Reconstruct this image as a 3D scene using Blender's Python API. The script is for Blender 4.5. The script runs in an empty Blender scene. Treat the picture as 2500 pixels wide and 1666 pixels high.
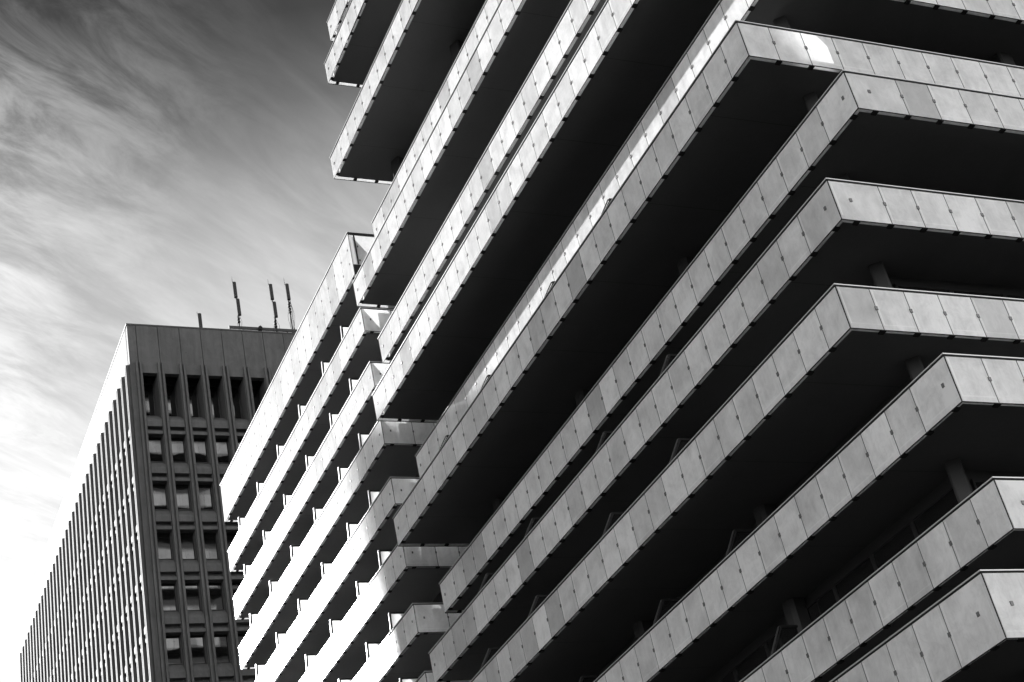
import bpy, math, random
from mathutils import Vector, Matrix
random.seed(7)
R = math.radians
scene = bpy.context.scene

# ------------------------------------------------------------------ camera, sky, sun, exposure
GROUND = -1.6                                   # street level; the camera's eye is the origin
CAM = ((0.379420, -0.552743, -0.741967), (0.904521, 0.052902, 0.423135), (-0.194633, -0.831671, 0.520040))
cd = bpy.data.cameras.new('camera'); cam = bpy.data.objects.new('camera', cd)
scene.collection.objects.link(cam); scene.camera = cam
cd.sensor_width = 36.0; cd.lens = 3874.76 / 2500 * 36.0
cd.clip_start = 0.1; cd.clip_end = 6000
right, down, fwd = [Vector([row[i] for row in CAM]) for i in range(3)]
m = Matrix((right, -down, -fwd)).transposed().to_4x4()
cam.matrix_world = m

SUN_DIR = Vector((-0.8970, -0.2437, 0.3680)).normalized()      # towards the sun
SUN_EL = math.asin(SUN_DIR.z); SUN_AZ = math.atan2(SUN_DIR.x, SUN_DIR.y)
SUN_STRENGTH = 4.7
SKY_STRENGTH = 0.10
SKY_GAIN = 0.012
VEIL_GAIN = 2.4
BANK = 0.50
EAST = 2.7
VEIL = [(0.0, 0.8), (0.30, 0.98), (0.40, 1.0), (0.48, 0.90), (0.55, 0.66), (0.61, 0.42), (0.66, 0.16), (0.70, 0.05), (0.80, 0.03), (1.0, 0.05)]
EXPOSURE = 2.2
sd = bpy.data.lights.new('sun', 'SUN'); sd.energy = SUN_STRENGTH; sd.angle = R(0.53); sd.color = (1, 1, 1)
so = bpy.data.objects.new('sun', sd); scene.collection.objects.link(so)
so.rotation_euler = SUN_DIR.to_track_quat('Z', 'Y').to_euler()

world = bpy.data.worlds.new('World'); scene.world = world; world.use_nodes = True
wt = world.node_tree; wt.nodes.clear()
def N(t, kind, **kw):
    n = t.nodes.new(kind)
    for k, v in kw.items():
        if k.startswith('i_'): n.inputs[k[2:].replace('_', ' ')].default_value = v
        else: setattr(n, k, v)
    return n
def math_(t, op, a, b=None, c=None, clamp=False):
    n = t.nodes.new('ShaderNodeMath'); n.operation = op; n.use_clamp = clamp
    for i, v in enumerate((a, b, c)):
        if v is None: continue
        if isinstance(v, (int, float)): n.inputs[i].default_value = v
        else: t.links.new(v, n.inputs[i])
    return n.outputs[0]
def ramp(t, fac, stops, interp='LINEAR'):
    n = t.nodes.new('ShaderNodeValToRGB'); n.color_ramp.interpolation = interp
    e = n.color_ramp.elements
    e[0].position, e[0].color = stops[0][0], (stops[0][1],) * 3 + (1,)
    e[1].position, e[1].color = stops[-1][0], (stops[-1][1],) * 3 + (1,)
    for p_, v in stops[1:-1]:
        q = e.new(p_); q.color = (v, v, v, 1)
    t.links.new(fac, n.inputs[0]); return n.outputs[0]
sky = N(wt, 'ShaderNodeTexSky', sky_type='NISHITA', sun_disc=False, sun_elevation=SUN_EL, sun_rotation=SUN_AZ,
        air_density=1.0, dust_density=1.6, ozone_density=1.0)
sep = N(wt, 'ShaderNodeSeparateColor'); wt.links.new(sky.outputs[0], sep.inputs[0])
red = sep.outputs[0]                                             # black and white film behind a red filter
skyv = math_(wt, 'MULTIPLY', red, SKY_GAIN)
# high thin veil of cloud that thickens towards the horizon, with streaky cirrus laid out on a flat sheet above the street
tc = N(wt, 'ShaderNodeTexCoord')
sx = N(wt, 'ShaderNodeSeparateXYZ'); wt.links.new(tc.outputs['Generated'], sx.inputs[0])
zz = sx.outputs[2]
zc = math_(wt, 'MAXIMUM', zz, 0.04)
cx = math_(wt, 'DIVIDE', sx.outputs[0], zc); cy = math_(wt, 'DIVIDE', sx.outputs[1], zc)
def cloud_noise(ex, ey, along, across, detail, rough, dist, lo, hi, seed):
    """noise drawn out along the direction (ex, ey) of the cloud sheet"""
    u = math_(wt, 'ADD', math_(wt, 'MULTIPLY', cx, ex * along), math_(wt, 'MULTIPLY', cy, ey * along))
    w = math_(wt, 'ADD', math_(wt, 'MULTIPLY', cx, -ey * across), math_(wt, 'MULTIPLY', cy, ex * across))
    cc = N(wt, 'ShaderNodeCombineXYZ'); wt.links.new(u, cc.inputs[0]); wt.links.new(w, cc.inputs[1]); cc.inputs[2].default_value = seed
    nz = N(wt, 'ShaderNodeTexNoise', i_Scale=1.0, i_Detail=detail, i_Roughness=rough, i_Distortion=dist)
    wt.links.new(cc.outputs[0], nz.inputs['Vector'])
    return ramp(wt, nz.outputs[0], [(lo, 0), (hi, 1)], 'EASE')
E1 = (-0.60, 0.80)
c1 = cloud_noise(*E1, 2.0, 8.0, 8, 0.60, 0.6, 0.30, 0.75, 1.3)
c2 = cloud_noise(*E1, 5.0, 26.0, 8, 0.62, 0.7, 0.38, 0.72, 4.1)
c3 = cloud_noise(*E1, 6.0, 15.0, 9, 0.66, 0.45, 0.36, 0.70, 8.6)
veil = ramp(wt, zz, VEIL)
west = ramp(wt, cy, [(0.12, 1.0), (0.40, 0.0)])                    # the ragged bank of cloud towards the sun
bank = math_(wt, 'MULTIPLY', math_(wt, 'MULTIPLY', c3, west), ramp(wt, zz, [(0.50, 1.0), (0.66, 0.85), (0.715, 0.25)]))
tex = math_(wt, 'ADD', math_(wt, 'MULTIPLY', c1, 0.55), math_(wt, 'MULTIPLY', c2, 0.22))
vt = math_(wt, 'MULTIPLY', veil, math_(wt, 'ADD', 0.74, math_(wt, 'MULTIPLY', tex, 0.58)))
vt = math_(wt, 'ADD', vt, math_(wt, 'MULTIPLY', bank, BANK))
# unseen eastern sky behind the camera, brightened as added fill for the shaded glass
east = ramp(wt, math_(wt, 'ADD', math_(wt, 'MULTIPLY', sx.outputs[0], 0.5), 0.5), [(0.28, 1.0), (0.50, 1.7), (0.72, EAST)])
vt = math_(wt, 'MULTIPLY', vt, east)
skyc = math_(wt, 'ADD', skyv, math_(wt, 'MULTIPLY', vt, VEIL_GAIN))
comb = N(wt, 'ShaderNodeCombineColor')
for i in range(3): wt.links.new(skyc, comb.inputs[i])
bg = N(wt, 'ShaderNodeBackground'); bg.inputs[1].default_value = SKY_STRENGTH
wt.links.new(comb.outputs[0], bg.inputs[0])
wo = N(wt, 'ShaderNodeOutputWorld'); wt.links.new(bg.outputs[0], wo.inputs[0])

vs = scene.view_settings
scene.display_settings.display_device = 'sRGB'
vs.view_transform = 'Standard'; vs.look = 'None'; vs.gamma = 1.0; vs.use_curve_mapping = False; vs.exposure = EXPOSURE
scene.cycles.max_bounces = 10; scene.cycles.diffuse_bounces = 5; scene.cycles.transmission_bounces = 8
scene.cycles.caustics_reflective = False; scene.cycles.caustics_refractive = False
scene.cycles.use_denoising = True

# ------------------------------------------------------------------ materials
def mat(name):
    mt = bpy.data.materials.new(name); mt.use_nodes = True
    t = mt.node_tree; t.nodes.clear(); out = N(t, 'ShaderNodeOutputMaterial'); return mt, t, out
def grey(v): return (v, v, v, 1)
def noise(t, scale, detail=4, rough=0.55, dist=0.0, stretch=None, coord='Object'):
    tc_ = N(t, 'ShaderNodeTexCoord'); v = tc_.outputs[coord]
    if stretch:
        mp = N(t, 'ShaderNodeMapping'); mp.inputs['Scale'].default_value = stretch
        t.links.new(v, mp.inputs[0]); v = mp.outputs[0]
    n = N(t, 'ShaderNodeTexNoise', i_Scale=scale, i_Detail=detail, i_Roughness=rough, i_Distortion=dist)
    t.links.new(v, n.inputs['Vector']); return n.outputs[0]
def to_color(t, v):
    c = N(t, 'ShaderNodeCombineColor')
    for i in range(3): t.links.new(v, c.inputs[i])
    return c.outputs[0]
def plain(name, base, rough=0.6, var=0.25, scale=1.5, metallic=0.0, stretch=None, bump=0.0, spec=0.5):
    mt, t, out = mat(name)
    b = N(t, 'ShaderNodeBsdfPrincipled', i_Roughness=rough, i_Metallic=metallic)
    b.inputs['Specular IOR Level'].default_value = spec
    n1 = noise(t, scale, 6, 0.6, 0.3, stretch); n2 = noise(t, scale * 9, 3)
    v = math_(t, 'ADD', math_(t, 'MULTIPLY', n1, 0.7), math_(t, 'MULTIPLY', n2, 0.3))
    v = math_(t, 'MULTIPLY', base, math_(t, 'ADD', 1 - var, math_(t, 'MULTIPLY', v, 2 * var)))
    t.links.new(to_color(t, v), b.inputs['Base Color'])
    if bump:
        bp = N(t, 'ShaderNodeBump', i_Strength=bump, i_Distance=0.02); t.links.new(n2, bp.inputs['Height'])
        t.links.new(bp.outputs[0], b.inputs['Normal'])
    t.links.new(b.outputs[0], out.inputs[0]); return mt

def make_glass():
    """white frosted laminated glass: diffuse and translucent body under a glossy skin"""
    mt, t, out = mat('frosted_white_glass')
    at = N(t, 'ShaderNodeAttribute', attribute_name='tint')
    ea = N(t, 'ShaderNodeAttribute', attribute_name='edge_a'); eb = N(t, 'ShaderNodeAttribute', attribute_name='edge_b')
    sa = N(t, 'ShaderNodeSeparateXYZ'); sb = N(t, 'ShaderNodeSeparateXYZ')
    t.links.new(ea.outputs['Vector'], sa.inputs[0]); t.links.new(eb.outputs['Vector'], sb.inputs[0])
    dl, dr, db = sa.outputs; dt, r1, r2 = sb.outputs
    # every pane has soiling and painted tree reflections of its own: shift the noise by the pane's random number
    tc_ = N(t, 'ShaderNodeTexCoord'); vm = N(t, 'ShaderNodeVectorMath', operation='ADD')
    cr = N(t, 'ShaderNodeCombineXYZ'); t.links.new(math_(t, 'MULTIPLY', r1, 40.0), cr.inputs[0]); t.links.new(math_(t, 'MULTIPLY', r2, 40.0), cr.inputs[1]); t.links.new(math_(t, 'MULTIPLY', r1, 23.0), cr.inputs[2])
    t.links.new(tc_.outputs['Object'], vm.inputs[0]); t.links.new(cr.outputs[0], vm.inputs[1])
    def pn(scale, detail, rough, dist, stretch=(1, 1, 1)):
        mp = N(t, 'ShaderNodeMapping'); mp.inputs['Scale'].default_value = stretch; t.links.new(vm.outputs[0], mp.inputs[0])
        n = N(t, 'ShaderNodeTexNoise', i_Scale=scale, i_Detail=detail, i_Roughness=rough, i_Distortion=dist)
        t.links.new(mp.outputs[0], n.inputs['Vector']); return n.outputs[0]
    dirt_reflection = ramp(t, pn(0.9, 7, 0.6, 1.0), [(0.30, 0), (0.70, 1)]); streak = ramp(t, pn(3.4, 5, 0.6, 0.5, (1.6, 1.6, 0.22)), [(0.3, 0), (0.7, 1)])
    blotch = ramp(t, pn(2.2, 7, 0.68, 1.8), [(0.32, 0), (0.68, 1)]); fine = noise(t, 55, 3, 0.7)
    branch_reflection = math_(t, 'ABSOLUTE', math_(t, 'SUBTRACT', pn(1.5, 3, 0.5, 1.2), 0.5)); branch_reflection = ramp(t, branch_reflection, [(0.0, 0.0), (0.03, 1.0)])  # thin wavy lines painted in as reflections of tree branches
    v = math_(t, 'ADD', math_(t, 'MULTIPLY', dirt_reflection, 0.34), math_(t, 'MULTIPLY', streak, 0.17))
    v = math_(t, 'ADD', v, math_(t, 'ADD', math_(t, 'MULTIPLY', fine, 0.16), math_(t, 'MULTIPLY', blotch, 0.19)))
    v = math_(t, 'ADD', v, math_(t, 'MULTIPLY', branch_reflection, 0.07))
    v = math_(t, 'ADD', 0.36, v)
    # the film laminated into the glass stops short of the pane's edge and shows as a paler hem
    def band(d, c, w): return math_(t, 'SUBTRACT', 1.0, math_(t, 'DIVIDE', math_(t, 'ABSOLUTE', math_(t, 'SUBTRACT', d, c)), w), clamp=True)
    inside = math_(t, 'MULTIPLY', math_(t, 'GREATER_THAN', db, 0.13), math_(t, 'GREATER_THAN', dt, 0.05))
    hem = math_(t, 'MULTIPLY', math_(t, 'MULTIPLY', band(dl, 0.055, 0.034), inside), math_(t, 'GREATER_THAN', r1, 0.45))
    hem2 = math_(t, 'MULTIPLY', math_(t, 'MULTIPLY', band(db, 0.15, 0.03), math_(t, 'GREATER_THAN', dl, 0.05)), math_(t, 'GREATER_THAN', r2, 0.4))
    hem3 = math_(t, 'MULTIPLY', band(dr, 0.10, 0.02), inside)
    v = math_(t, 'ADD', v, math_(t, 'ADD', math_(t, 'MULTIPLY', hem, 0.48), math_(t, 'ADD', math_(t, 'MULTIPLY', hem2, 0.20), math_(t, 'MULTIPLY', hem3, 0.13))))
    v = math_(t, 'MULTIPLY', v, at.outputs['Fac'])
    v = math_(t, 'MULTIPLY', v, 0.98, clamp=True)
    col = to_color(t, v)
    df = N(t, 'ShaderNodeBsdfDiffuse'); tl = N(t, 'ShaderNodeBsdfTranslucent')
    t.links.new(col, df.inputs[0]); t.links.new(to_color(t, math_(t, 'ADD', 0.80, math_(t, 'MULTIPLY', v, 0.18), clamp=True)), tl.inputs[0])
    mx = N(t, 'ShaderNodeMixShader'); mx.inputs[0].default_value = 0.55
    t.links.new(df.outputs[0], mx.inputs[1]); t.links.new(tl.outputs[0], mx.inputs[2])
    bp = N(t, 'ShaderNodeBump', i_Strength=0.25, i_Distance=0.03)
    t.links.new(noise(t, 0.8, 2, 0.5, 0.3), bp.inputs['Height'])
    fr = N(t, 'ShaderNodeFresnel', i_IOR=1.5); t.links.new(bp.outputs[0], fr.inputs['Normal'])
    gl = N(t, 'ShaderNodeBsdfGlossy', i_Roughness=0.16); gl.inputs[0].default_value = grey(0.95)
    t.links.new(bp.outputs[0], gl.inputs['Normal'])
    m2 = N(t, 'ShaderNodeMixShader'); t.links.new(fr.outputs[0], m2.inputs[0])
    t.links.new(mx.outputs[0], m2.inputs[1]); t.links.new(gl.outputs[0], m2.inputs[2])
    t.links.new(m2.outputs[0], out.inputs[0]); return mt
def make_window_glass(name, refl, tint, wave=0.7):
    mt, t, out = mat(name)
    b = N(t, 'ShaderNodeBsdfPrincipled', i_Roughness=0.02); b.inputs['Base Color'].default_value = grey(tint)
    gl = N(t, 'ShaderNodeBsdfGlossy', i_Roughness=0.015); gl.inputs[0].default_value = grey(0.9)
    bp = N(t, 'ShaderNodeBump', i_Strength=0.35, i_Distance=0.05); wv = N(t, 'ShaderNodeTexNoise', i_Scale=wave, i_Detail=1.0); t.links.new(N(t, 'ShaderNodeNewGeometry').outputs['Position'], wv.inputs['Vector']); t.links.new(wv.outputs[0], bp.inputs['Height'])
    t.links.new(bp.outputs[0], gl.inputs['Normal'])
    m2 = N(t, 'ShaderNodeMixShader'); m2.inputs[0].default_value = refl
    t.links.new(b.outputs[0], m2.inputs[1]); t.links.new(gl.outputs[0], m2.inputs[2])
    t.links.new(m2.outputs[0], out.inputs[0]); return mt
def make_soffit(name, base):
    """dark painted concrete with faint board joints and stains"""
    mt, t, out = mat(name)
    b = N(t, 'ShaderNodeBsdfPrincipled', i_Roughness=0.75)
    tc_ = N(t, 'ShaderNodeTexCoord'); s = N(t, 'ShaderNodeSeparateXYZ'); t.links.new(tc_.outputs['Object'], s.inputs[0])
    fx = math_(t, 'FRACT', math_(t, 'DIVIDE', s.outputs[0], 4.05))
    joint = math_(t, 'LESS_THAN', fx, 0.006)
    n1 = noise(t, 0.5, 6, 0.6, 0.5); n2 = noise(t, 14, 3)
    v = math_(t, 'ADD', math_(t, 'MULTIPLY', n1, 0.4), math_(t, 'MULTIPLY', n2, 0.25))
    v = math_(t, 'MULTIPLY', math_(t, 'ADD', 0.68, v), base)
    v = math_(t, 'MULTIPLY', v, math_(t, 'SUBTRACT', 1.0, math_(t, 'MULTIPLY', joint, 0.55)))
    t.links.new(to_color(t, v), b.inputs['Base Color']); t.links.new(b.outputs[0], out.inputs[0]); return mt
GLASS = make_glass()
SOFFIT = make_soffit('dark_soffit_paint', 0.056)
SOFFIT_FAR = make_soffit('lit_soffit_paint', 0.13)  # paler base puts the light on the far wing's undersides into the colour
RAIL = plain('brushed_steel', 0.42, 0.4, 0.1, 6, metallic=0.6)
BLACK = plain('black_metal', 0.015, 0.7, 0.3, 5, spec=0.15)
CLIP = plain('steel_clip', 0.10, 0.4, 0.2, 8, metallic=0.3)
FLOORM = plain('pale_bounce_floor', 0.5, 0.8, 0.2, 2)  # unseen pale floor layer, added to bounce sunlight up onto the soffits
EDGE = plain('pale_slab_edge', 0.82, 0.8, 0.2, 2)
COLUMN = plain('dark_concrete_column', 0.014, 0.7, 0.25, 1.2)
WALLD = plain('dark_wall_cladding', 0.016, 0.5, 0.3, 0.8)
FRAME = plain('dark_window_frame', 0.014, 0.4, 0.2, 4)
WINDARK = make_window_glass('dark_window_glass', 0.10, 0.012)
TOWERGLASS = make_window_glass('tower_window_glass', 0.045, 0.005, 0.33)
def make_concrete():
    """weathered exposed-aggregate concrete: blotches, pale lime bloom, rain streaks, dark pits"""
    mt, t, out = mat('ribbed_tower_concrete')
    b = N(t, 'ShaderNodeBsdfPrincipled', i_Roughness=0.85); b.inputs['Specular IOR Level'].default_value = 0.35
    big = ramp(t, noise(t, 0.35, 6, 0.6, 0.6), [(0.3, 0), (0.7, 1)]); mid = ramp(t, noise(t, 1.6, 7, 0.68, 1.2, (1, 1, 0.6)), [(0.35, 0), (0.7, 1)])
    rain = ramp(t, noise(t, 2.6, 4, 0.6, 0.2, (1.5, 1.5, 0.10)), [(0.4, 0), (0.7, 1)]); agg = noise(t, 22, 3, 0.8)
    bloom = ramp(t, noise(t, 0.9, 8, 0.75, 2.5), [(0.60, 0), (0.70, 1)]); pit = ramp(t, noise(t, 3.2, 1, 0.5), [(0.76, 0), (0.79, 1)])
    v = math_(t, 'ADD', math_(t, 'MULTIPLY', big, 0.26), math_(t, 'MULTIPLY', mid, 0.26))
    v = math_(t, 'ADD', v, math_(t, 'ADD', math_(t, 'MULTIPLY', agg, 0.5), math_(t, 'MULTIPLY', bloom, 0.30)))
    v = math_(t, 'SUBTRACT', math_(t, 'ADD', 0.52, v), math_(t, 'ADD', math_(t, 'MULTIPLY', rain, 0.20), math_(t, 'MULTIPLY', pit, 0.35)))
    v = math_(t, 'MULTIPLY', v, 0.092)
    t.links.new(to_color(t, v), b.inputs['Base Color'])
    bp = N(t, 'ShaderNodeBump', i_Strength=0.4, i_Distance=0.02); t.links.new(agg, bp.inputs['Height']); t.links.new(bp.outputs[0], b.inputs['Normal'])
    t.links.new(b.outputs[0], out.inputs[0]); return mt
CONCRETE = make_concrete()
COPING = plain('dark_coping_metal', 0.03, 0.5, 0.2, 3)
RADOME = plain('grey_radome_plastic', 0.04, 0.8, 0.12, 2, spec=0.1)
STEEL = plain('dark_steel', 0.05, 0.6, 0.2, 5, spec=0.2)
ASPHALT = plain('street_paving', 0.09, 0.9, 0.3, 0.6)
OPPWALL = plain('opposite_block_concrete', 0.22, 0.85, 0.2, 0.3)
ROOFGRAVEL = plain('roof_gravel', 0.2, 0.95, 0.3, 3)

# ------------------------------------------------------------------ mesh helpers
col = scene.collection
class MB:
    def __init__(s): s.v = []; s.f = []; s.t = []; s.ea = []; s.eb = []
    def quad8(s, p, tint=1.0):
        n = len(s.v); s.v += [tuple(q) for q in p]
        fs = [(0, 3, 2, 1), (4, 5, 6, 7), (0, 1, 5, 4), (1, 2, 6, 5), (2, 3, 7, 6), (3, 0, 4, 7)]
        s.f += [tuple(n + i for i in f) for f in fs]; s.t += [tint] * 6
    def box(s, x0, x1, y0, y1, z0, z1, tint=1.0):
        x0, x1 = sorted((x0, x1)); y0, y1 = sorted((y0, y1)); z0, z1 = sorted((z0, z1))
        s.quad8([(x0, y0, z0), (x1, y0, z0), (x1, y1, z0), (x0, y1, z0), (x0, y0, z1), (x1, y0, z1), (x1, y1, z1), (x0, y1, z1)], tint)
    def panel(s, axis, x0, x1, y0, y1, z0, z1, tint):
        n = len(s.v); s.box(x0, x1, y0, y1, z0, z1, tint); i = 0 if axis == 'x' else 1
        lo, hi = (min(x0, x1), max(x0, x1)) if i == 0 else (min(y0, y1), max(y0, y1)); r1, r2 = random.random(), random.random()
        s.ea += [0.0] * (3 * n - len(s.ea)); s.eb += [0.0] * (3 * n - len(s.eb))
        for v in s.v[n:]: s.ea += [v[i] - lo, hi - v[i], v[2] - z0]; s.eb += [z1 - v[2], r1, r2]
    def prism(s, poly, fn, a, b, tint=1.0):
        """poly: 2-D outline; fn(p, q, w) -> point; extruded w from a to b"""
        n = len(s.v); k = len(poly)
        s.v += [tuple(fn(p, q, a)) for p, q in poly] + [tuple(fn(p, q, b)) for p, q in poly]
        s.f.append(tuple(n + i for i in range(k))[::-1]); s.f.append(tuple(n + k + i for i in range(k)))
        for i in range(k): s.f.append((n + i, n + (i + 1) % k, n + k + (i + 1) % k, n + k + i))
        s.t += [tint] * (k + 2)
    def tube(s, pts, r, sides=8, tint=1.0):
        pts = [Vector(p_) for p_ in pts]; rings = []
        for i, p_ in enumerate(pts):
            d = (pts[min(i + 1, len(pts) - 1)] - pts[max(i - 1, 0)]).normalized()
            a = d.orthogonal().normalized(); b = d.cross(a); n = len(s.v)
            rr = r[i] if isinstance(r, (list, tuple)) else r
            for k in range(sides):
                an = 2 * math.pi * k / sides; s.v.append(tuple(p_ + a * rr * math.cos(an) + b * rr * math.sin(an)))
            rings.append(n)
        for n0, n1 in zip(rings, rings[1:]):
            for k in range(sides): s.f.append((n0 + k, n0 + (k + 1) % sides, n1 + (k + 1) % sides, n1 + k)); s.t.append(tint)
        s.f.append(tuple(rings[0] + k for k in range(sides))[::-1]); s.f.append(tuple(rings[-1] + k for k in range(sides))); s.t += [tint] * 2
    def build(s, name, material, parent=None, origin=None):
        me = bpy.data.meshes.new(name)
        o_ = Vector(origin) if origin is not None else Vector((0, 0, 0))
        me.from_pydata([tuple(Vector(v) - o_) for v in s.v], [], s.f); me.update()
        at = me.attributes.new('tint', 'FLOAT', 'FACE'); at.data.foreach_set('value', s.t)
        if s.ea and len(s.ea) == 3 * len(s.v):
            for nm, dat in (('edge_a', s.ea), ('edge_b', s.eb)):
                a_ = me.attributes.new(nm, 'FLOAT_VECTOR', 'POINT'); a_.data.foreach_set('vector', dat)
        me.materials.append(material)
        o = bpy.data.objects.new(name, me); col.objects.link(o); o.location = o_
        if parent is not None:
            o.parent = parent
            wl = Vector((0, 0, 0)); q = parent
            while q is not None: wl += q.location; q = q.parent
            o.location = o_ - wl
        return o
def thing(name, label, cat, loc, group=None):
    o = bpy.data.objects.new(name, None); o.empty_display_size = 0.5; col.objects.link(o); o.location = loc
    o['label'] = label; o['category'] = cat
    if group: o['group'] = group
    return o
def tag(o, label, cat, group=None):
    o['label'] = label; o['category'] = cat
    if group: o['group'] = group

# ------------------------------------------------------------------ ground
g = MB(); g.v = [(-3000, -3000, GROUND), (3000, -3000, GROUND), (3000, 3000, GROUND), (-3000, 3000, GROUND)]; g.f = [(0, 1, 2, 3)]; g.t = [1]
ground = g.build('ground', ASPHALT); ground['kind'] = 'structure'

# ------------------------------------------------------------------ the two balcony buildings
PITCH = 1.079; THK = 0.016; HS = 1.312
def joints(a, b, g0, minw=0.62):
    """panel joints between a < b on the grid g0 + n * PITCH; skipped grid lines keep a clip of their own"""
    n = math.floor((a - g0) / PITCH); js = []; lone = []
    x = g0 + n * PITCH
    while x < b:
        if x > a + 0.05:
            if x - a >= minw and b - x >= minw: js.append(x)
            else:
                lone.append(min(max(x, a + 0.36), b - 0.36))
        x += PITCH
    return js, lone
def tints(n):
    out = []; cur = 1.0
    for i in range(n):
        out.append(random.uniform(0.84, 1.10) * (0.74 if random.random() < 0.10 else 1.0))
    return out

class Building:
    def __init__(s, root): s.root = root; s.soffit = SOFFIT; s.clip = (0.040, 0.052); s.clips = []; s.brackets = []
    def flush(s):
        """the hundred clips and brackets that show largest are parts of their own, the rest one part"""
        for name, lst, material in (('panel_clip', s.clips, CLIP), ('bracket', s.brackets, BLACK)):
            lst.sort(key=lambda it: it[0])
            for d, args, par in lst[:100]:
                mb = MB(); mb.box(*args)
                c = ((args[0] + args[1]) / 2, (args[2] + args[3]) / 2, (args[4] + args[5]) / 2)
                mb.build(name, material, par, c)
            if len(lst) > 100:
                mb = MB()
                for d, args, par in lst[100:]: mb.box(*args)
                o = mb.build(name, material, s.root, s.root.location); o['kind'] = 'stuff'
    def key(s, c):
        """distance from the street corner the photograph is taken from, things out of frame last"""
        v = Vector(c); q = (v.dot(right), v.dot(down), v.dot(fwd))
        off = 0 if abs(q[0] / q[2]) < 0.335 and abs(q[1] / q[2]) < 0.225 else 1000
        return v.length + off
    def balcony(s, y, zt, xl, xr, yl, yr, gx, gy, H=HS, tiers=1, ret_gap=0.0, screens=(), taper=True, front=True):
        zb = zt - H; slab_in = 0.165
        sl = MB(); sl.box(xl + slab_in, xr - slab_in, y + slab_in, max(yl, yr), zb + 0.035, zb + 0.24)
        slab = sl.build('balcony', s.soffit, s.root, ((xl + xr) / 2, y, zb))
        pt = zt - 0.075; pb = zb + 0.012
        posts = MB()
        def face(axis, name, a, b, fixed, out, grid, pbot=pb):
            js, lone = joints(a, b, grid)
            for e in js:
                f0, f1 = fixed - out * 0.003, fixed - out * (THK + 0.02)
                if axis == 'x': posts.box(e - 0.012, e + 0.012, f0, f1, zb + 0.012, zt - 0.076)
                else: posts.box(f0, f1, e - 0.012, e + 0.012, zb + 0.012, zt - 0.076)
            edges = [a] + js + [b]
            mb = MB(); tn = tints(len(edges) - 1)
            for i in range(len(edges) - 1):
                e0, e1 = edges[i] + (0.013 if i else 0.018), edges[i + 1] - (0.013 if i < len(edges) - 2 else 0.018)
                f0, f1 = fixed, fixed - out * THK
                if axis == 'x': mb.panel(axis, e0, e1, f0, f1, pbot, pt, tn[i])
                else: mb.panel(axis, f0, f1, e0, e1, pbot, pt, tn[i])
            ctr = ((a + b) / 2, fixed, pbot) if axis == 'x' else (fixed, (a + b) / 2, pbot)
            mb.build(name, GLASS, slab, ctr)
            hs = [zb + H * 0.5] if tiers == 1 else [zb + H * 0.335, zb + H * 0.665]
            for e in js + lone:
                for hz in hs:
                    w, h, pr = s.clip + (0.022,)
                    a_ = (e - w, e + w, fixed + out * pr, fixed - out * (THK + 0.012), hz - h, hz + h) if axis == 'x' else \
                         (fixed + out * pr, fixed - out * (THK + 0.012), e - w, e + w, hz - h, hz + h)
                    c = ((a_[0] + a_[1]) / 2, (a_[2] + a_[3]) / 2, hz)
                    s.clips.append((s.key(c), a_, slab))
                w = 0.075
                a_ = (e - w, e + w, fixed - out * (THK + 0.008), fixed - out * (slab_in + 0.012), zb - 0.02, zb + 0.032) if axis == 'x' else \
                     (fixed - out * (THK + 0.008), fixed - out * (slab_in + 0.012), e - w, e + w, zb - 0.02, zb + 0.032)
                c = ((a_[0] + a_[1]) / 2, (a_[2] + a_[3]) / 2, zb)
                s.brackets.append((s.key(c), a_, slab))
        face('x', 'front_balustrade', xl, xr, y, -1, gx)
        face('y', 'side_balustrade', y + 0.004 + THK, yr, xr, 1, gy)
        face('y', 'side_balustrade', y + 0.004 + THK, yl, xl, -1, gy)
        posts.box(xr - 0.0172, xr - 0.0008, y + 0.0008, y + 0.0192, zb + 0.0125, zt - 0.0765); posts.box(xl + 0.0008, xl + 0.0172, y + 0.0008, y + 0.0192, zb + 0.0125, zt - 0.0765)
        eb = MB(); e0, e1 = zb + 0.04, zb + 0.235; q = slab_in - 0.004
        eb.box(xl + q + 0.005, xr - q - 0.005, y + q, y + q + 0.003, e0, e1)
        eb.box(xr - q - 0.003, xr - q, y + q + 0.004, yr - 0.3, e0, e1); eb.box(xl + q, xl + q + 0.003, y + q + 0.004, yl - 0.3, e0, e1)
        fl_ = MB(); fl_.box(xl + 0.2, xr - 0.2, y + 0.2, max(yl, yr) - 0.1, zb + 0.2405, zb + 0.27); fl_.build('balcony_floor', FLOORM, slab, ((xl + xr) / 2, y, zb + 0.24))
        eb.build('slab_edge', EDGE, slab, ((xl + xr) / 2, y, zb))
        # handrail: flat steel capping standing slightly proud, on a thin dark channel
        hr = MB()
        hr.box(xl - 0.03, xr + 0.03, y - 0.032, y + 0.05, zt - 0.03, zt)
        hr.box(xr - 0.05, xr + 0.03, y + 0.0505, yr, zt - 0.03, zt)
        hr.box(xl - 0.03, xl + 0.05, y + 0.0505, yl, zt - 0.03, zt)
        hr.build('handrail', RAIL, slab, ((xl + xr) / 2, y, zt))
        ch = posts
        ch.box(xl + 0.002, xr - 0.002, y + 0.002, y + 0.03, zt - 0.0745, zt - 0.031)
        ch.box(xr - 0.03, xr - 0.003, y + 0.031, yr, zt - 0.0745, zt - 0.031)
        ch.box(xl + 0.003, xl + 0.03, y + 0.031, yl, zt - 0.0745, zt - 0.031)
        ch.box(xl + 0.002, xr - 0.002, y + 0.0, y + 0.0165, zb - 0.014, zb + 0.011)
        ch.box(xr - 0.0165, xr + 0.0, y + 0.017, yr, zb - 0.014, zb + 0.011)
        ch.box(xl - 0.0, xl + 0.0165, y + 0.017, yl, zb - 0.014, zb + 0.011)
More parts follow.
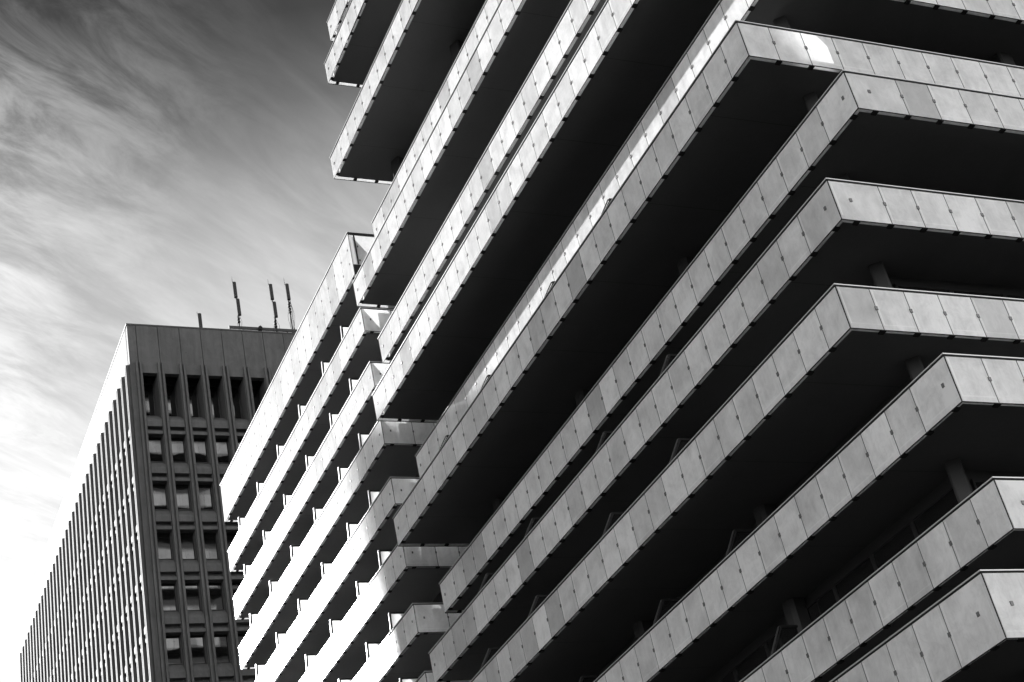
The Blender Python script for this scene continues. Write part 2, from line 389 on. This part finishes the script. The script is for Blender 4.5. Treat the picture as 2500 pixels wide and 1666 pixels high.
        ch.build('glazing_channel', BLACK, slab, ((xl + xr) / 2, y, zb))
        for sxp in screens:
            zs = zt + 0.90; zf = zb + 0.25; yb = max(26.9, y + 1.9)
            yt = y + (0.56 if taper else 0.05)
            pane = [(y + 0.06, zf), (y + 0.06, zt - 0.05), (yt + 0.04, zs - 0.05), (yb, zs - 0.05), (yb, zf)]
            mb = MB(); mb.prism(pane, lambda p_, q_, w_: (w_, p_, q_), sxp - 0.008, sxp + 0.008, 0.95)
            sc = mb.build('privacy_screen', WINDARK if taper and zt < 28 else GLASS, slab, (sxp, y + 0.1, zf))  # sun-backlit screens get white panes, others dark: light put into the glass colour
            fb = MB()
            fb.prism([(y + 0.012, zt + 0.002), (y + 0.055, zt + 0.002), (yt + 0.045, zs), (yt, zs)], lambda p_, q_, w_: (w_, p_, q_), sxp - (0.014 if taper else 0.03), sxp + (0.014 if taper else 0.03))
            fb.build('front_edge', STEEL if taper else RAIL, sc, (sxp, y + 0.1, zt))
            fb = MB(); fb.box(sxp - 0.04, sxp + 0.04, yt + 0.047, yb, zs - 0.05, zs + 0.02)
            fb.prism([(y + 0.057, zt + 0.002), (y + 0.115, zt + 0.002), (yt + 0.105, zs - 0.051), (yt + 0.047, zs - 0.051)], lambda p_, q_, w_: (w_, p_, q_), sxp - 0.04, sxp + 0.04)
            fb.build('screen_frame', BLACK, sc, (sxp, yt, zs))
        return slab

# ---- near building: stepped balconies with a street corner
MW, MF = -26.95, 26.95                                             # its right wall and its front wall
near = thing('apartment_building', 'tall apartment block with staggered white glass balcony bands wrapping the near street corner', 'building', (-40, 35, GROUND))
NB = Building(near)
XL = -54.69; GX = -26.31; GY = 25.87
M = [  # y front, z of handrail, x right corner
    (24.33, 66.5, -24.8), (23.75, 63.5, -25.37), (24.33, 60.49, -24.8),
    (24.88, 57.5, -24.6), (24.33, 54.53, -24.8), (23.75, 48.40, -25.37), (25.27, 44.62, -23.84), (23.80, 41.05, -25.37), (24.54, 38.05, -24.3),
    (23.79, 35.05, -25.37), (25.27, 32.05, -24.97), (23.75, 29.05, -25.37), (25.27, 26.05, -23.84), (24.27, 23.05, -24.82),
    (23.76, 20.05, -25.34), (24.76, 17.05, -23.81), (25.29, 14.05, -24.31)]
SCR = (-34.43, -39.05, -45.07, -49.5)
for k in range(9):                                                 # the storeys above the picture, which the tower's windows mirror
    NB.balcony((24.33, 23.75, 25.27)[k % 3], 93.5 - 3 * k, XL, -25.0, 46.0, 46.0, GX, GY)
for i, (y, zt, xr) in enumerate(M):
    NB.balcony(y, zt, XL, xr, 40.0, 46.0, GX, GY, screens=SCR if i in (11, 13, 14, 15, 16) else ())
NB.balcony(24.27, 11.92, XL, -24.70, 40.0, 46.0, GX, GY, H=1.61)
NB.flush()
wl = MB(); wl.box(-53.4, MW - 0.05, MF + 0.05, 60, GROUND, 96)
wl.build('wall', WALLD, near, near.location)
lv = [zt - HS + 0.24 for (_, zt, _) in M] + [11.92 - 1.61 + 0.24]
so_ = [zt - HS + 0.035 for (_, zt, _) in M] + [11.92 - 1.61 + 0.035]
nw = 0
for i in range(9, 18):
    z0 = lv[i]; z1 = so_[i - 1] - 0.28
    xs = [MW - 0.25 - 1.9 * j for j in range(14)] if i >= 13 else []
    for x1, x0 in zip(xs, xs[1:]):
        fm = MB(); b = 0.07
        fm.box(x0, x0 + b, MF - 0.03, MF + 0.06, z0, z1); fm.box(x1 - b, x1, MF - 0.03, MF + 0.06, z0, z1)
        fm.box(x0 + b, x1 - b, MF - 0.03, MF + 0.06, z0, z0 + b); fm.box(x0 + b, x1 - b, MF - 0.03, MF + 0.06, z1 - b, z1)
        f = fm.build('window', FRAME, near, ((x0 + x1) / 2, MF, z0))
        pm = MB(); pm.box(x0 + b, x1 - b, MF + 0.005, MF + 0.03, z0 + b, z1 - b); pm.build('pane', WINDARK, f, ((x0 + x1) / 2, MF, z0)); nw += 1
    ys = [MF + 0.35 + 1.9 * j for j in range(5)]
    for y0, y1 in zip(ys, ys[1:]):
        fm = MB(); b = 0.07
        fm.box(MW - 0.06, MW + 0.03, y0, y0 + b, z0, z1); fm.box(MW - 0.06, MW + 0.03, y1 - b, y1, z0, z1)
        fm.box(MW - 0.06, MW + 0.03, y0 + b, y1 - b, z0, z0 + b); fm.box(MW - 0.06, MW + 0.03, y0 + b, y1 - b, z1 - b, z1)
        f = fm.build('window', FRAME, near, (MW, (y0 + y1) / 2, z0))
        pm = MB(); pm.box(MW - 0.03, MW - 0.005, y0 + b, y1 - b, z0 + b, z1 - b); pm.build('pane', WINDARK, f, (MW, (y0 + y1) / 2, z0)); nw += 1
def column(cx, cy, w, d, rot, z0, z1, parent, bev=0.05):
    pl = [(-w + bev, -d), (w - bev, -d), (w, -d + bev), (w, d - bev), (w - bev, d), (-w + bev, d), (-w, d - bev), (-w, -d + bev)]
    c, s_ = math.cos(rot), math.sin(rot)
    mb = MB(); mb.prism([(cx + p_ * c - q_ * s_, cy + p_ * s_ + q_ * c) for p_, q_ in pl], lambda p_, q_, w_: (p_, q_, w_), z0, z1)
    return mb.build('column', COLUMN, parent, (cx, cy, z0))
column(-26.70, 26.66, 0.20, 0.30, R(45), GROUND, 95, near)
for cx in (-34.6, -42.7, -50.8): column(cx, 26.75, 0.28, 0.30, 0, GROUND, 39.7, near, 0.12)
for cx in (-45.1, -53.0): column(cx, 26.45, 0.28, 0.30, R(20), 39.9, 95, near)
for cy in (35.0, 43.0): column(-26.7, cy, 0.30, 0.28, 0, GROUND, 95, near)

# ---- far wing: straight balcony bands running back to the tower
far = thing('balcony_wing', 'lower wing with sunlit white glass balcony bands converging towards the concrete tower', 'building', (-69, 35, GROUND))
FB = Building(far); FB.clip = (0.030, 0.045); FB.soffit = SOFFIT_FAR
LX0, LX1, LY = -81.54, -56.56, 24.77; LG = -57.92
LS = (-59.45, -62.6, -66.7, -70.8, -74.9, -79.0)
L0 = FB.balcony(LY, 45.44, LX0, LX1, 27.6, 26.17, LG, 26.24, H=2.47, tiers=2)
ef = MB(); xe = LX1 + 0.004
ef.box(xe, xe + 0.05, LY + 0.02, 26.2, 45.27, 45.405); ef.box(xe, xe + 0.05, LY + 0.255, LY + 0.315, 43.56, 45.268); ef.box(xe, xe + 0.05, LY + 0.02, 26.2, 42.97, 43.50); ef.box(xe, xe + 0.05, 26.14, 26.2, 43.502, 45.268)
ef.build('end_frame', BLACK, L0, (xe, LY, 43))
ef = MB(); ef.box(xe, xe + 0.03, LY + 0.05, LY + 0.20, 43.52, 45.26); ef.build('end_post', EDGE, L0, (xe, LY, 43.5))
for k in range(0, 11):
    FB.balcony(LY, 41.05 - 3 * k, LX0, LX1, 27.6, 30.0, LG, 26.24, screens=LS if k < 8 else (), taper=False)
FB.flush()
wl = MB(); wl.box(LX0 + 1.2, LX1 - 1.2, 27.3, 55, GROUND, 45.0); wl.build('wall', WALLD, far, far.location)

# ------------------------------------------------------------------ concrete office tower
S = 0.78
TX, TY, TZ = -122.58 * S, 30.0 * S, 85.35 * S
tower = thing('office_tower', 'dark concrete office tower with vertical ribs, deep windows and antennas on its roof', 'office tower', (TX - 25, TY + 18, GROUND))
PB = 2.035 * S; NL, NR = 32, 18                                    # bay width, bays on the street face and on the end face
FLOOR = 4.815 * S
J0 = -11.15 * S                                                    # first floor joint below the roof line
def face_r(u, d, z): return (TX + d, TY + u, TZ + z)
def face_l(u, d, z): return (TX - u, TY - d, TZ + z)
def boxf(mb, fn, u0, u1, d0, d1, z0, z1):
    mb.quad8([fn(u0, d0, z0), fn(u1, d0, z0), fn(u1, d1, z0), fn(u0, d1, z0), fn(u0, d0, z1), fn(u1, d0, z1), fn(u1, d1, z1), fn(u0, d1, z1)])
HB = GROUND - TZ
WL_ = NL * PB + 0.5; WR_ = NR * PB + 0.5
DP = 0.45; DT = 1.55                                                          # depth of the glazing behind the parapet face
pan = MB()
# parapet slabs with open joints
U0 = 0.83 * S; PARZ = -5.38 * S
def parapet(fn, n, start):
    us = [start] + [U0 + PB * i for i in range(n + 1)]
    for a, b in zip(us, us[1:]): boxf(pan, fn, a + 0.02, b - 0.02, -0.45, 0.0, PARZ, -0.13)
parapet(face_r, NR, 0.0); parapet(face_l, NL, 0.451)
pw = pan.build('parapet', CONCRETE, tower, (TX, TY, TZ))
cp = MB(); boxf(cp, face_r, -0.03, WR_, -0.6, 0.03, -0.13, 0.0); boxf(cp, face_l, 0.601, WL_, -0.6, 0.03, -0.13, 0.0)
cp.build('coping', COPING, tower, (TX, TY, TZ))
core = MB(); core.box(TX - WL_, TX - DP - 0.06, TY + DP + 0.06, TY + WR_, GROUND, TZ + J0 + 0.2); core.box(TX - WL_, TX - DT - 0.06, TY + DT + 0.06, TY + WR_, TZ + J0 + 0.201, TZ - 0.8); core.build('wall', WALLD, tower, tower.location)
rf = MB(); rf.box(TX - WL_, TX - 0.46, TY + 0.46, TY + WR_, TZ - 0.79, TZ - 0.55); rf.build('roof', ROOFGRAVEL, tower, (TX, TY, TZ))
RT = -4.28 * S
O0, O1 = 1.13 * S, 2.47 * S                                        # opening within a bay
nrow = int((-HB + J0) / FLOOR)
def pilaster(fn, u):
    """twin ribs with a groove between them, on a backing pier"""
    mb = MB()
    a0, a1, b0, b1 = u + 0.50 * S, u + 0.70 * S, u + 0.875 * S, u + 1.075 * S
    for p0, p1 in ((a0, a1), (b0, b1)):
        mb.quad8([fn(p0, 0.002, HB), fn(p1, 0.002, HB), fn(p1, 0.20, HB), fn(p0, 0.20, HB),
                  fn(p0, 0.002, RT), fn(p1, 0.002, RT), fn(p1, 0.20, RT - 0.05), fn(p0, 0.20, RT - 0.05)])
    boxf(mb, fn, u + 0.455 * S, u + 1.125 * S, -DP, 0.0, HB, PARZ - 0.002)
    if fn is face_r: boxf(mb, fn, u + 0.457 * S, u + 1.123 * S, -DT, -DP - 0.002, J0 + 0.1, PARZ - 0.002)
    return mb.build('pilaster', CONCRETE, tower, fn(u, 0, HB))
for i in range(NR + 1): pilaster(face_r, PB * i)
for i in range(NL + 1): pilaster(face_l, PB * i)
cpier = MB(); cpier.box(TX - 0.455 * S - 0.0, TX, TY, TY + 0.455 * S, GROUND, TZ + PARZ - 0.002)
cpier.build('corner_pier', CONCRETE, tower, (TX, TY, GROUND))
def spandrels(fn, n):
    mb = MB()
    for i in range(n):
        u0, u1 = PB * i + 1.127 * S, PB * i + 2.488 * S
        ext = lambda p_, q_, w_: fn(w_, p_, q_)
        for r in range(-1, nrow):
            zj = J0 - FLOOR * r if r >= 0 else J0
            if r < 0: top = -9.2 * S; zj = J0
            else: zj = J0 - FLOOR * (r + 1); top = zj + 1.44 * S
            dep = -0.42 if r >= 0 or fn is face_l else -1.0
            hgt = top - zj
            so2 = 0.10; prof = [(dep - 0.1, zj), (so2, zj), (so2, zj + 0.42)]
            for q in range(1, 9):
                a = q / 8; prof.append((so2 + (dep - so2) * (1 - math.cos(a * math.pi / 2)) ** 0.8, zj + 0.42 + (hgt - 0.42) * a))
            prof.append((dep - 0.1, top))
            mb.prism(prof, ext, u0, u1)
            if r < 0 and fn is face_r: boxf(mb, fn, u0, u1, -DT, dep - 0.101, zj, top - 0.02)
            # lintel below the joint of this row
            boxf(mb, fn, u0, u1, -DP - 0.02, 0.08, zj - 0.76 * S, zj - 0.44 * S)
            boxf(mb, fn, u0, u1, -DP - 0.02, -0.30, zj - 0.438 * S, zj - 0.01)
    return mb
spandrels(face_r, NR).build('spandrel_wall', CONCRETE, tower, (TX, TY, GROUND))
spandrels(face_l, NL).build('spandrel_wall', CONCRETE, tower, (TX - 20, TY, GROUND))
rest = MB(); cnt = 0
def window(fn, i, r, own):
    u0, u1 = PB * i + 1.127 * S, PB * i + 2.488 * S
    if r < 0: z0, z1 = -9.2 * S, PARZ
    else:
        zj = J0 - FLOOR * r; z0, z1 = zj - FLOOR + 1.44 * S, zj - 0.76 * S
    D_ = DT if r < 0 and fn is face_r else DP
    if not own:
        boxf(rest, fn, u0 + 0.03, u1 - 0.03, -D_, -D_ + 0.03, z0, z1); return
    fm = MB(); b = 0.045
    boxf(fm, fn, u0, u0 + b, -D_, -D_ + 0.09, z0, z1); boxf(fm, fn, u1 - b, u1, -D_, -D_ + 0.09, z0, z1)
    boxf(fm, fn, u0 + b, u1 - b, -D_, -D_ + 0.09, z0, z0 + b); boxf(fm, fn, u0 + b, u1 - b, -D_, -D_ + 0.09, z1 - b, z1)
    f = fm.build('window', FRAME, tower, fn(u0, -D_, z0))
    pm = MB(); boxf(pm, fn, u0 + b, u1 - b, -D_ + 0.02, -D_ + 0.04, z0 + b, z1 - b)
    pm.build('pane', TOWERGLASS, f, fn(u0, -D_, z0))
for r in range(-1, nrow):
    for i in range(NR): window(face_r, i, r, r < 8 and i < 7)
    for i in range(NL): window(face_l, i, r, r < 4 and i < 7)
ro = rest.build('window', TOWERGLASS, tower, (TX, TY, GROUND)); ro['kind'] = 'stuff'

# ------------------------------------------------------------------ things on the tower roof
def rp(y30, z30, dx=-1.5): return Vector((TX + dx * S, y30 * S, z30 * S))
ROOFZ = TZ - 0.55
def cable(pts, r=0.012): 
    mb = MB(); mb.tube(pts, r, 6); return mb
def antenna(label, y, tops, panels, rod_top, wild, group='antenna masts on the tower roof', dark_upper=False):
    """steel pole carrying panel radomes, a lightning rod and hanging cables"""
    base = rp(y, 0); base.z = ROOFZ
    root = thing('antenna_mast', label, 'antenna', base, group)
    px, py = base.x, base.y
    ztop = tops * S
    mb = MB(); mb.tube([(px, py, ROOFZ), (px, py, ztop)], 0.045, 10); mb.build('pole', STEEL, root, base)
    mb = MB(); mb.tube([(px, py - 0.12, ztop - 0.1), (px, py - 0.12, rod_top * S)], [0.024, 0.014], 6); mb.build('lightning_rod', STEEL, root, (px, py, ztop))
    for (z0, z1, off) in panels:
        z0 *= S; z1 *= S; w, d = 0.14, 0.085
        pl = [(-w, -d)] + [(-w + 2 * w * k / 6, -d) for k in range(1, 6)] + [(w, -d), (w, d * 0.4)] + [(w * math.cos(a), d * 0.4 + d * 0.9 * math.sin(a)) for a in (0.5, 1.0, 1.57, 2.1, 2.6)] + [(-w, d * 0.4)]
        mb = MB(); mb.prism([(px + 0.14 + q_, py + off + p_) for p_, q_ in pl], lambda p_, q_, w_: (p_, q_, w_), z0, z1)
        pn = mb.build('radome', RADOME, root, (px, py + off, z0))
        mb = MB(); mb.prism([(px + 0.14 + q_ * 0.95, py + off + p_ * 0.95) for p_, q_ in pl], lambda p_, q_, w_: (p_, q_, w_), z0 - 0.05, z0 - 0.002)
        mb.build('end_cap', BLACK, pn, (px, py + off, z0))
        for zz in (z0 + 0.12, z1 - 0.15):
            mb = MB(); mb.box(px - 0.06, px + 0.07, py + off * 0.5 - 0.05, py + off * 0.5 + 0.05, zz - 0.03, zz + 0.03); mb.build('clamp', BLACK, pn, (px, py, zz))
    zl = min(p_[0] for p_ in panels) * S - 0.05
    rnd = random.Random(int(y * 100))
    for k in range(wild):
        o0 = rnd.uniform(-0.1, 0.12); sw = rnd.uniform(-0.22, 0.25); ze = rnd.uniform(ROOFZ + 0.4, ROOFZ + 0.9)
        pts = []
        for j in range(9):
            a = j / 8; pts.append((px + 0.1 * (1 - a), py + o0 * (1 - a) + sw * math.sin(a * math.pi) * (1 + 0.4 * math.sin(a * 9 + k)), zl + (ze - zl) * a))
        cable(pts, 0.014).build('cable', BLACK, root, (px, py, zl))
    for k in range(wild // 2):
        zz = zl - 0.25 - 0.28 * k
        if zz < ROOFZ + 0.6: break
        mb = MB(); mb.box(px - 0.08, px + 0.1, py - 0.09 - 0.03 * (k % 2), py + 0.09, zz - 0.07, zz + 0.07); mb.build('junction_box', BLACK, root, (px, py, zz))
    return root
antenna('antenna mast with two stacked dark grey panels, leftmost of the three tall masts', 41.36, 92.0, [(90.17, 91.95, -0.04), (88.06, 89.93, 0.07)], 92.75, 4)
antenna('antenna mast with two stacked grey panels, middle of the three tall masts', 45.05, 92.0, [(90.22, 92.0, -0.02), (88.1, 89.86, 0.08)], 92.75, 6)
antenna('antenna mast with one grey panel above a bundle of wires, nearest the white balconies', 46.75, 92.2, [(90.35, 92.18, 0.0)], 93.08, 8)
antenna('short lone grey antenna standing on the roof near the corner', 37.45, 87.85, [(85.9, 87.88, 0.0)], 88.3, 0)
bb = rp(41, 0); bb.z = ROOFZ
beam = thing('roof_rail', 'long dark steel beam on short posts along the tower roof edge below the masts', 'steel beam', bb)
mb = MB(); p0, p1 = rp(40.3, 86.5), rp(56, 86.8); mb.box(p0.x - 0.05, p0.x + 0.05, p0.y, p1.y, p0.z, p1.z); mb.build('beam', STEEL, beam, p0)
for yy in (40.36, 43.3, 46.2, 49.5, 53):
    q = rp(yy, 86.5); mb = MB(); mb.box(q.x - 0.04, q.x + 0.04, q.y - 0.03, q.y + 0.03, ROOFZ, q.z - 0.001); mb.build('post', STEEL, beam, (q.x, q.y, ROOFZ))
fl = thing('floodlight', 'small black floodlight clamped to the roof beam between the left and middle masts', 'lamp', rp(43.35, 86.4, -1.3))
q = rp(43.35, 86.4, -1.3)
mb = MB(); mb.prism([(q.y - 0.16, q.z), (q.y + 0.12, q.z - 0.06), (q.y + 0.16, q.z + 0.2), (q.y + 0.02, q.z + 0.34), (q.y - 0.13, q.z + 0.24)], lambda p_, q_, w_: (w_, p_, q_), q.x - 0.1, q.x + 0.12); mb.build('housing', BLACK, fl, q)
mb = MB(); mb.tube([(q.x, q.y, q.z - 0.25), (q.x, q.y, q.z)], 0.03, 8); mb.build('bracket', BLACK, fl, q)
gb = rp(44, 0, -3.0); gb.z = ROOFZ
gr = thing('roof_screen', 'pale mesh guard screen with a thin dark frame standing behind the roof antennas', 'guard screen', gb)
MESHG = plain('pale_mesh_screen', 0.55, 0.7, 0.1, 6)
zt_ = 87.78 * S; zb_ = ROOFZ; xg = gb.x
ya, yb_ = 42.2 * S, 56 * S
mb = MB(); mb.box(xg - 0.01, xg + 0.01, ya, yb_, zb_, zt_ - 0.03); mb.build('mesh_panel', MESHG, gr, (xg, ya, zb_))
mb = MB(); mb.box(xg - 0.03, xg + 0.03, ya - 0.03, yb_, zt_ - 0.029, zt_ + 0.01); mb.build('top_rail', BLACK, gr, (xg, ya, zt_))
for yy in (ya, ya + 3.5, ya + 7.0):
    mb = MB(); mb.box(xg + 0.011, xg + 0.045, yy - 0.02, yy + 0.02, zb_, zt_ - 0.03); mb.build('post', BLACK, gr, (xg, yy, zb_))
mb = MB(); mb.tube([(xg + 0.02, ya, zt_), (xg + 0.02, ya - 0.5, zb_)], 0.018, 6); mb.build('brace', BLACK, gr, (xg, ya, zb_))

# ------------------------------------------------------------------ block across the street: it shades the lower balconies
OY1 = -6.0
OX0 = -60.9 - 3.68 * (LY - OY1); OX1 = -60.0
OZ = 30.3 + 1.51 * (24.4 - OY1)
opp = thing('slab_block', 'tall concrete slab block across the street that shades the lower balconies', 'building', ((OX0 + OX1) / 2, -15, GROUND))
mb = MB(); mb.prism([(OX0, GROUND), (OX1, GROUND), (OX1, OZ), (OX0 + 16.2, OZ), (OX0, OZ + 6.8)], lambda p_, q_, w_: (p_, w_, q_), OY1, -24.0)
mb.build('wall', OPPWALL, opp, opp.location)
ow = MB(); z = GROUND + 1.0
while z < OZ - 3:
    x = OX0 + 1.0
    while x < OX1 - 2:
        ow.box(x, x + 1.5, OY1 + 0.003, OY1 + 0.04, z, z + 1.7); x += 2.4
    z += 3.2
o = ow.build('window', WINDARK, opp, opp.location); o['kind'] = 'stuff'
